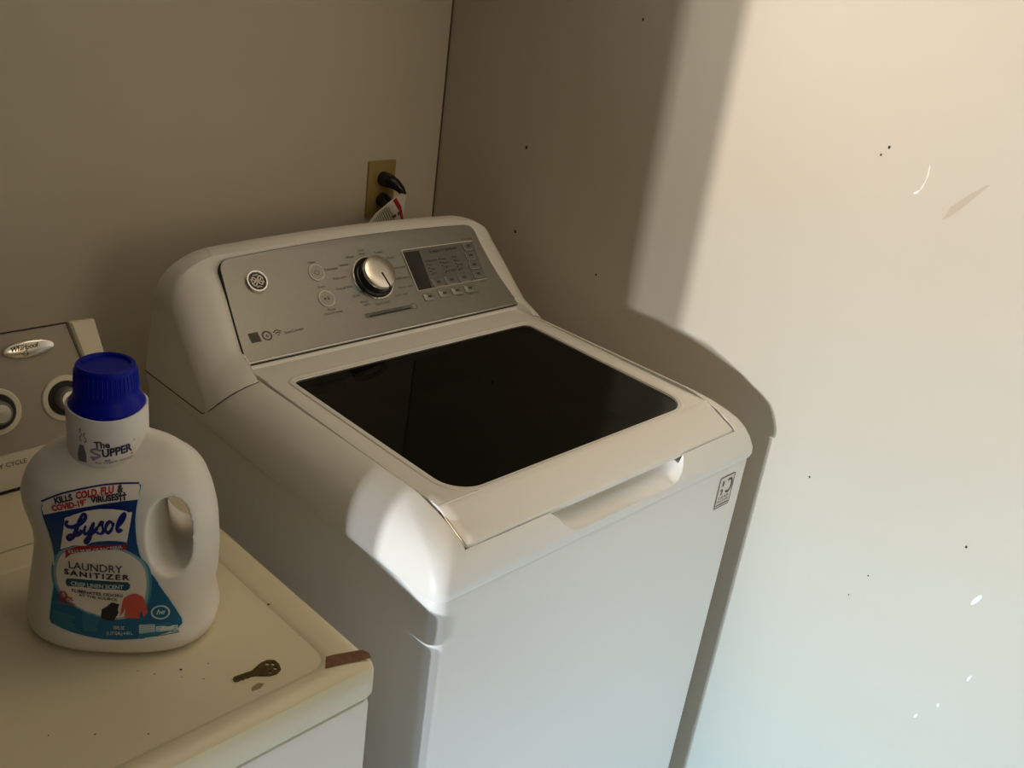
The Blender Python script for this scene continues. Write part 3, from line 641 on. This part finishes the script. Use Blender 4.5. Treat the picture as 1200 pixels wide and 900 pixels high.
TXT = {"k1": ["KILLS", [-0.0486, 0.1857], [-0.031, 0.1922]], "k2": ["COLD,", [-0.0281, 0.1935], [-0.0064, 0.198]], "k2b": ["FLU", [-0.0045, 0.1985], [0.0077, 0.2008]], "k3": ["&", [0.0108, 0.2011], [0.0165, 0.2017]], "c1": ["COVID-19*", [-0.051, 0.1784], [-0.0163, 0.1891]], "c2": ["VIRUSES\u2020\u2020", [-0.0136, 0.1908], [0.0203, 0.1965]], "b": ["KILLS 99.9% OF BACTERIA", [-0.036, 0.1327], [0.0178, 0.1435]], "la": ["LAUNDRY", [-0.0369, 0.1142], [0.0171, 0.1139]], "sa": ["SANITIZER", [-0.0421, 0.1061], [0.0237, 0.1052]], "cr": ["CRISP LINEN SCENT", [-0.0353, 0.0939], [0.0173, 0.0939]], "el": ["ELIMINATES ODORS", [-0.0349, 0.086], [0.0164, 0.0836]], "at": ["AT THE SOURCE", [-0.0279, 0.0816], [0.0106, 0.0788]], "0": ["0", [-0.0484, 0.0717], [-0.0392, 0.0722]], "pc": ["%", [-0.0397, 0.0721], [-0.0337, 0.0722]], "bl": ["BLEACH", [-0.051, 0.0696], [-0.0326, 0.069]], "fl1": ["150 FL OZ", [0.0061, 0.0426], [0.017, 0.0424]], "fl2": ["(1.17 GAL) 4.43 L", [-0.001, 0.0351], [0.0251, 0.0359]], "he": ["he", [0.0485, 0.0595], [0.0565, 0.0586]]}
PROFILE = [[0, 0.02, 0.04, 0.055, 0.075, 0.09, 0.105, 0.116, 0.136, 0.15, 0.164, 0.18, 0.2, 0.214, 0.225, 0.237, 0.246], [-0.096, -0.102, -0.0997, -0.098, -0.0946, -0.092, -0.0897, -0.088, -0.089, -0.093, -0.097, -0.0989, -0.092, -0.078, -0.06, -0.056, -0.053], [0.097, 0.102, 0.0977, 0.0966, 0.1003, 0.1011, 0.102, 0.1015, 0.1005, 0.0995, 0.097, 0.0934, 0.0868, 0.078, 0.0678, 0.0545, 0.029], [0.07, 0.075, 0.0744, 0.074, 0.0734, 0.073, 0.0726, 0.0723, 0.0717, 0.0713, 0.0703, 0.0675, 0.064, 0.0573, 0.052, 0.0457, 0.041]]
bottle = thing('detergent_bottle', 'white plastic laundry sanitizer jug with blue cap on the dryer top', 'bottle', (-0.995, -0.6537, 0.8768), math.radians(-40)); bottle.scale = (SIZE,)*3
PROFILE[3] = [v if h < .19 else interp(h, [.19, .2, .214, .225, .237, .246], [.066, .060, .046, .028, .016, .009]) for h, v in zip(PROFILE[0], PROFILE[3])]
PROFILE[1] = [v if h < .22 else -.0505 for h, v in zip(PROFILE[0], PROFILE[1])]
def prof(h): return [interp(h, PROFILE[0], PROFILE[k]) for k in (1, 2, 3)]
def section(h, grow=0.0, n=72):
    l, r, hd = prof(h); c = (l+r)/2; hw = (r-l)/2 + grow; hd += grow; out = []
    for i in range(n):
        a = 2*math.pi*i/n; ca, sa = math.cos(a), math.sin(a)
        e = 2.6 if ca < 0 else interp(h, [0, .05, .09, .2, .24], [2.6, 2.5, 2.15, 2.15, 2.4])
        out.append((c + math.copysign(abs(ca)**(2/e), ca)*hw, math.copysign(abs(sa)**(2/e), sa)*hd, h))
    return out
bm = bmesh.new()
hs = [(0.0, -.012), (.0025, -.005), (.006, -.002), (.011, 0)] + [(h, 0) for h in np.linspace(.018, .238, 34)] + [(.246, 0), (.252, -.002)]
loft(bm, [[(x, y, h if h > .0001 else 0) for x, y, _ in section(h, g)] for h, g in hs])
cut = bmesh.new(); rings = []
for v, cu, ch, ru, rh in ((-.10, .0625, .150, .030, .056), (-.07, .0625, .150, .0235, .0475), (-.045, .063, .1485, .0185, .043), (-.02, .0640, .147, .0155, .0405), (.005, .0630, .147, .0160, .0405), (.035, .0590, .148, .022, .043), (.06, .0560, .150, .029, .047), (.10, .053, .150, .038, .056)):
    rings.append([(cu + math.copysign(abs(math.cos(t))**.85, math.cos(t))*ru - .004*math.sin(t), v, ch + math.copysign(abs(math.sin(t))**.85, math.sin(t))*rh) for t in np.linspace(0, 6.283, 41)[:-1]])
loft(cut, rings)
bm = baked(bm, [cut], remesh=.0021, smooth=10)
bvh = BVHTree.FromBMesh(bm)
body = obj('jug', bm, M_hdpe, bottle, angle=80)
def front(off):
    def f(u, h):
        p, nrm, *_ = bvh.ray_cast(Vector((u, -.2, h)), Vector((0, 1, 0)))
        return (p + nrm*off) if p is not None else Vector((u, -.07, h))
    return f
def layer(name, key, m_, off, step=.004):
    bm = bmesh.new(); patch(bm, ART[key], front(off), step); return obj(name, bm, M_lab[m_], label)
bm = bmesh.new(); patch(bm, ART['outline'], front(.0003), .004); label = obj('front_label', bm, M_lab['blue'], bottle)
bm = bmesh.new(); ribbon(bm, ART['outline'], .0016, front(.00045), closed=True); obj('label_border', bm, M_lab['pale'], label)
layer('label_band', 'band', 'white', .0005); bm = bmesh.new(); ribbon(bm, smooth_path(ART['bandline'], 3), .0014, front(.0007)); obj('label_line', bm, M_lab['navy'], label)
gp = ART['glow']; gcx, gcy = sum(p[0] for p in gp)/len(gp), sum(p[1] for p in gp)/len(gp)
for k, (sc, m_) in enumerate(((1.10, 'teal'), (1.04, 'glow'), (.98, 'white'))):
    bm = bmesh.new(); poly = [(gcx+(x-gcx)*sc, gcy+(y-gcy)*(sc if k else 1.0)) for x, y in smooth_path(gp+[gp[0]], 3)[:-1]]
    patch(bm, poly, front(.0005+.00012*k), .004); obj('label_oval', bm, M_lab[m_], label)
layer('label_banner', 'banner', 'red', .0010); layer('label_name_panel', 'panel', 'white', .0012); layer('label_arc_band', 'darkband', 'blue', .0014)
bm = bmesh.new(); ribbon(bm, smooth_path(ART['panelarc'], 4), lambda t: .0006+.0020*t, front(.0014)); obj('label_arc', bm, M_lab['navy'], label)
bm = bmesh.new()
for key, w in (('L', .0045), ('y', .0037), ('s', .0036), ('o', .0037), ('l', .0038)):
    ribbon(bm, smooth_path(ART[key], 6), (lambda w: lambda t: w*(.55+.45*math.sin(math.pi*(t*2.5 % 1))))(w), front(.0015+.0001*len(key)))
obj('label_script_name', bm, M_lab['navy'], label, kind='stuff')
layer('label_pill', 'pill', 'pill', .0010); layer('label_trousers_picture', 'pants', 'pants', .0012); layer('label_shirt_picture', 'shirt', 'coral', .0014)
bm = bmesh.new(); ribbon(bm, ART['badge'], .0016, front(.0012), closed=True); t_ = TXT['he']; text(bm, t_[0], t_[1], t_[2], .0060, front(.0012), bold=.02, shear=.2); obj('label_badge', bm, M_lab['pale'], label, kind='stuff')
HT = dict(k1=.0054, k2=.0056, k2b=.0056, k3=.0056, c1=.0052, c2=.0052, b=.0038, la=.0088, sa=.0062, cr=.0048, el=.0036, at=.0031, pc=.0045, bl=.0030, fl1=.0042, fl2=.0042)
HT['0'] = .0100
for k_ in ('0', 'pc'):
    for p_ in TXT[k_][1:]: p_[1] += .0022
for nm, m_, keys in (('label_dark_words', 'ink', ('k1', 'k3', 'c2', 'la', 'sa', 'el', 'at')), ('label_red_words', 'redtext', ('k2', 'k2b', 'c1', '0', 'pc', 'bl')), ('label_pale_words', 'pale', ('b', 'cr', 'fl1', 'fl2'))):
    bm = bmesh.new()
    for k in keys:
        s_, a, b = TXT[k]; text(bm, s_, a, b, HT[k], front(.0015), bold=dict(la=.006, sa=.035, k1=.045, k2=.045, k2b=.045, k3=.04, c1=.045, c2=.045).get(k, .02), track=(1.3 if k == 'sa' else 1.0))
    obj(nm, bm, M_lab[m_], label, kind='stuff')
bm = bmesh.new()
for key in ('block1', 'block2', 'block3'):
    P_ = ART[key]; ymax = max(p[1] for p in P_); ymin = min(p[1] for p in P_); xmin = min(p[0] for p in P_); xmax = max(p[0] for p in P_); y = ymax-.002
    while y > ymin:
        w = (xmax-xmin)*random.uniform(.72, .98)
        if key == 'block1': ribbon(bm, [(xmin, y), (xmin+w*.5, y-.002), (xmin+w, y-.0040)], .0011, front(.0009))
        else: ribbon(bm, [(xmin, y), (xmin+w*.5, y-.0004), (xmin+w, y-.001)], .0011, front(.0009))
        y -= .0021
obj('label_small_print', bm, M_lab['teal'], label, kind='stuff')
bm = bmesh.new(); patch(bm, [(.0318, .0480), (.0470, .0470), (.0470, .0370), (.0318, .0366)], front(.0009), .004); patch(bm, [(.0480, .0440), (.0690, .0402), (.0685, .0345), (.0480, .0372)], front(.0009), .004); obj('label_white_boxes', bm, M_lab['pale'], label, kind='stuff')
bm = bmesh.new()
for k in range(4): ribbon(bm, [(.0328, .0462-.0026*k), (.0460, .0456-.0026*k)], .0008, front(.0012))
for k in range(2): ribbon(bm, [(.0490, .0420-.0028*k), (.0675, .0388-.0026*k)], .0008, front(.0012))
obj('label_box_lines', bm, M_lab['teal'], label, kind='stuff')
# neck sleeve with its print
NX, NR = -.0118, .0402
cyl = lambda off: (lambda a, h: Vector((NX + (NR+off)*math.sin(a/NR), -(NR+off)*math.cos(a/NR), h)))
bm = bmesh.new(); n = 56
out_r = [(NR-.0006, .218), (NR, .2185), (NR, .2725), (NR-.0006, .273)]
rings = []
for r, h in out_r: rings.append([(NX + r*math.cos(2*math.pi*i/n), r*math.sin(2*math.pi*i/n), h + (0 if h < .25 else .0022*math.sin(2*math.pi*i/n*2+1))) for i in range(n)])
loft(bm, rings, (True, True)); sleeve = obj('neck_sleeve', bm, M_sleeve, bottle, label='white printed sleeve')
bm = bmesh.new(); f = cyl(.0005)
text(bm, 'The', (-.0030, .2410), (.0120, .2418), .0070, f, bold=.03); text(bm, 'UPPER', (.0045, .2310), (.0340, .2345), .0085, f, bold=.04, shear=.1); patch(bm, [(.0362, .2452), (.0372, .2452), (.0372, .2464), (.0362, .2464)], f); obj('sleeve_words', bm, M_lab['ink'], sleeve, kind='stuff')
bm = bmesh.new(); ribbon(bm, smooth_path([(.0035, .2385), (-.0030, .2395), (-.0065, .2370), (-.0020, .2345), (.0018, .2325), (-.0010, .2300), (-.0072, .2298)], 6), .0026, f)
ribbon(bm, [(-.0060, .2272), (.0100, .2268), (.0345, .2310)], .0018, f); obj('sleeve_initial', bm, M_lab['lavender'], sleeve, kind='stuff')
bm = bmesh.new(); text(bm, 'The Organic solution', (-.0030, .2225), (.0345, .2262), .0024, f); obj('sleeve_motto', bm, M_lab['olive'], sleeve, kind='stuff')
bm = bmesh.new()
patch(bm, [(-.0215, .2225), (-.0120, .2225), (-.0116, .2300), (-.0128, .2370), (-.0145, .2420), (-.0190, .2420), (-.0205, .2370), (-.0220, .2300)], f)
ribbon(bm, smooth_path([(-.0165, .2460), (-.0185, .2500), (-.0160, .2540), (-.0180, .2580), (-.0165, .2610)], 5), .0010, f); ribbon(bm, smooth_path([(-.0130, .2450), (-.0110, .2490), (-.0135, .2530), (-.0118, .2570)], 5), .0010, f); obj('sleeve_bottle_picture', bm, M_lab['grey'], sleeve, kind='stuff')
bm = bmesh.new(); mp = lambda a, b, c: Vector((NX+a, b, c))
lathe(bm, [(.0375, .262), (.0385, .266), (.0388, .271), (.0378, .276), (.0345, .281), (.0325, .286), (.0318, .292), (.0300, .3130), (.0290, .3165), (.0270, .3180), (.0245, .3176), (.0235, .3150), (.0005, .3145)], mp, 56)
cap_ = obj('cap', bm, M_cap, bottle)
bm = bmesh.new()
for i in range(44):
    a = 2*math.pi*i/44; b0 = Vector((math.cos(a), math.sin(a), 0)); t0 = Vector((-b0.y, b0.x, 0))
    rib = [[Vector((NX, 0, h)) + b0*(r+d) + t0*s for s, d in ((-.0007, 0), (0, .0006), (.0007, 0))] for r, h in ((.0316, .292), (.0302, .312))]
    q0 = [bm.verts.new(p) for p in rib[0]]; q1 = [bm.verts.new(p) for p in rib[1]]
    for k in range(2): bm.faces.new((q0[k], q0[k+1], q1[k+1], q1[k]))
obj('cap_ribbing', bm, M_cap, cap_, kind='stuff')

# ------------------------------------------------------------------ key
ka = math.atan2(-.80+.793, -.893+.944)
key = thing('house_key', 'small tarnished brass key lying on the dryer top beside the jug', 'key', (-0.9312, -0.8159, 0.8768), math.radians(-8)); key.scale = (SIZE,)*3
head = [(-.004, -.0040), (.004, -.0085), (.010, -.0118), (.018, -.0125), (.0245, -.0085), (.0265, 0), (.0245, .0085), (.018, .0122), (.010, .0112), (.004, .0082), (-.004, .0040)]
blade = [(-.0240, .0040), (-.0262, .0020), (-.0262, -.0020), (-.0240, -.0036), (-.0215, -.0036), (-.019, -.0028), (-.0165, -.0040), (-.014, -.0026), (-.0115, -.0040), (-.009, -.0032)]
bm = prism(blade + head, 0, .0020)
cuts = [prism([(cx_+r*math.cos(t), cy_+r*1.3*math.sin(t)) for t in np.linspace(0, 6.283, 15)[:-1]], -.01, .01) for cx_, cy_, r in ((.0150, .0062, .0022), (.0205, .0030, .0023), (.0195, -.0045, .0022), (.0120, -.0075, .0017))]
bm = baked(bm, cuts)
obj('key_blank', bm, M_key, key, angle=30)
bm = nbox(-.0235, -.002, -.0006, .0006, .0019, .0022); obj('blade_groove', bm, M_speck, key)
del ka

# ------------------------------------------------------------------ outlet, plugs and tag
outlet = thing('wall_outlet', 'yellowed ivory outlet plate on the back wall above the washer', 'outlet', (-.107, YW, 1.108))
bm = nbox(-.142, -.073, YW-.0055, YW+.002, 1.050, 1.1655, .0025, 2); plate = obj('cover_plate', bm, M_brass, outlet)
for z in (1.130, 1.086):
    bm = nbox(-.124, -.091, YW-.0075, YW-.004, z-.014, z+.014, .0015); obj('receptacle', bm, M_brass, outlet)
bm = bmesh.new(); lathe(bm, [(.0032, 0), (.0030, .0012), (.0005, .0014)], frame_map((-.1075, YW-.0055, 1.108), (1, 0, 0), (0, 0, 1), (0, -1, 0)), 16); obj('screw', bm, M_brass, outlet)
def plug(name, z, label_, drop, lean):
    t = thing(name, label_, 'plug', (-.105, YW-.0075, z))
    y0 = YW-.0075; bm = bmesh.new()
    path = [(-.107, y0, z), (-.107, y0-.012, z), (-.107+.003*lean, y0-.022, z-.001), (-.107+.009*lean, y0-.032, z-.006), (-.107+.016*lean, y0-.040, z-.014), (-.107+.021*lean, y0-.044, z-.024)]
    rs = [.0145, .0150, .0140, .0115, .0085, .0062]
    tube(bm, path, rs, 14); obj('plug_body', bm, M_black, t)
    bm = bmesh.new(); p = path[-1]
    tube(bm, smooth_path([p, (p[0]-.006*abs(lean), p[1]-.0015, p[2]-.016), (p[0]-.016*lean, p[1]+.002, p[2]-.06), (p[0]-.010*lean, p[1]+.016, p[2]-.14), (p[0], p[1]+.020, p[2]-drop)], 5), .0040, 10); obj('cord', bm, M_cord, t)
plug('power_plug', 1.130, 'upper black power plug in the yellowed outlet', .35, 1)
plug('power_plug', 1.086, 'lower black power plug half hidden behind the white warning tag', .30, -.9)
tagt = thing('cord_tag', 'white paper warning tag with red stripe hanging from the plug cord', 'tag', (-.10, -.0145, 1.09))
tg = lambda off: (lambda x, z: Vector((x, -.0145 - off + .0035*math.sin((x+z)*70), z)))
bm = bmesh.new()
patch(bm, [(-.0865, 1.1085), (-.1005, 1.1125), (-.1155, 1.1075), (-.1287, 1.1031), (-.1847, 1.0607), (-.2050, 1.0300), (-.0990, 1.0100), (-.0941, 1.0547)], tg(0), .008); ex = bmesh.ops.extrude_face_region(bm, geom=list(bm.faces))
for v in ex['geom']:
    if isinstance(v, bmesh.types.BMVert): v.co.y += .0004
obj('paper', bm, M_tag, tagt)
bm = bmesh.new(); patch(bm, [(-.1258, 1.1022), (-.1147, 1.1054), (-.1014, 1.0868), (-.0945, 1.0573), (-.0940, 1.030), (-.1000, 1.030), (-.1000, 1.0562), (-.1085, 1.0792)], tg(.0005), .005); obj('red_stripe', bm, M_lab['red'], tagt)
bm = bmesh.new()
for k in range(11):
    t = k/10; ax, az = -.1720+.0360*t, 1.0610+.0275*t; bx, bz = -.1560+.0400*t, 1.0300+.0300*t
    ribbon(bm, [(ax+(bx-ax)*q/8, az+(bz-az)*q/8) for q in range(9)], .0013, tg(.0005))
patch(bm, [(-.1240, 1.0690), (-.1160, 1.0735), (-.1130, 1.0670), (-.1205, 1.0640)], tg(.0005)); patch(bm, [(-.1125, 1.0770), (-.1070, 1.0775), (-.1060, 1.0700), (-.1110, 1.0690)], tg(.0005)); obj('tag_print', bm, M_legend, tagt, kind='stuff')
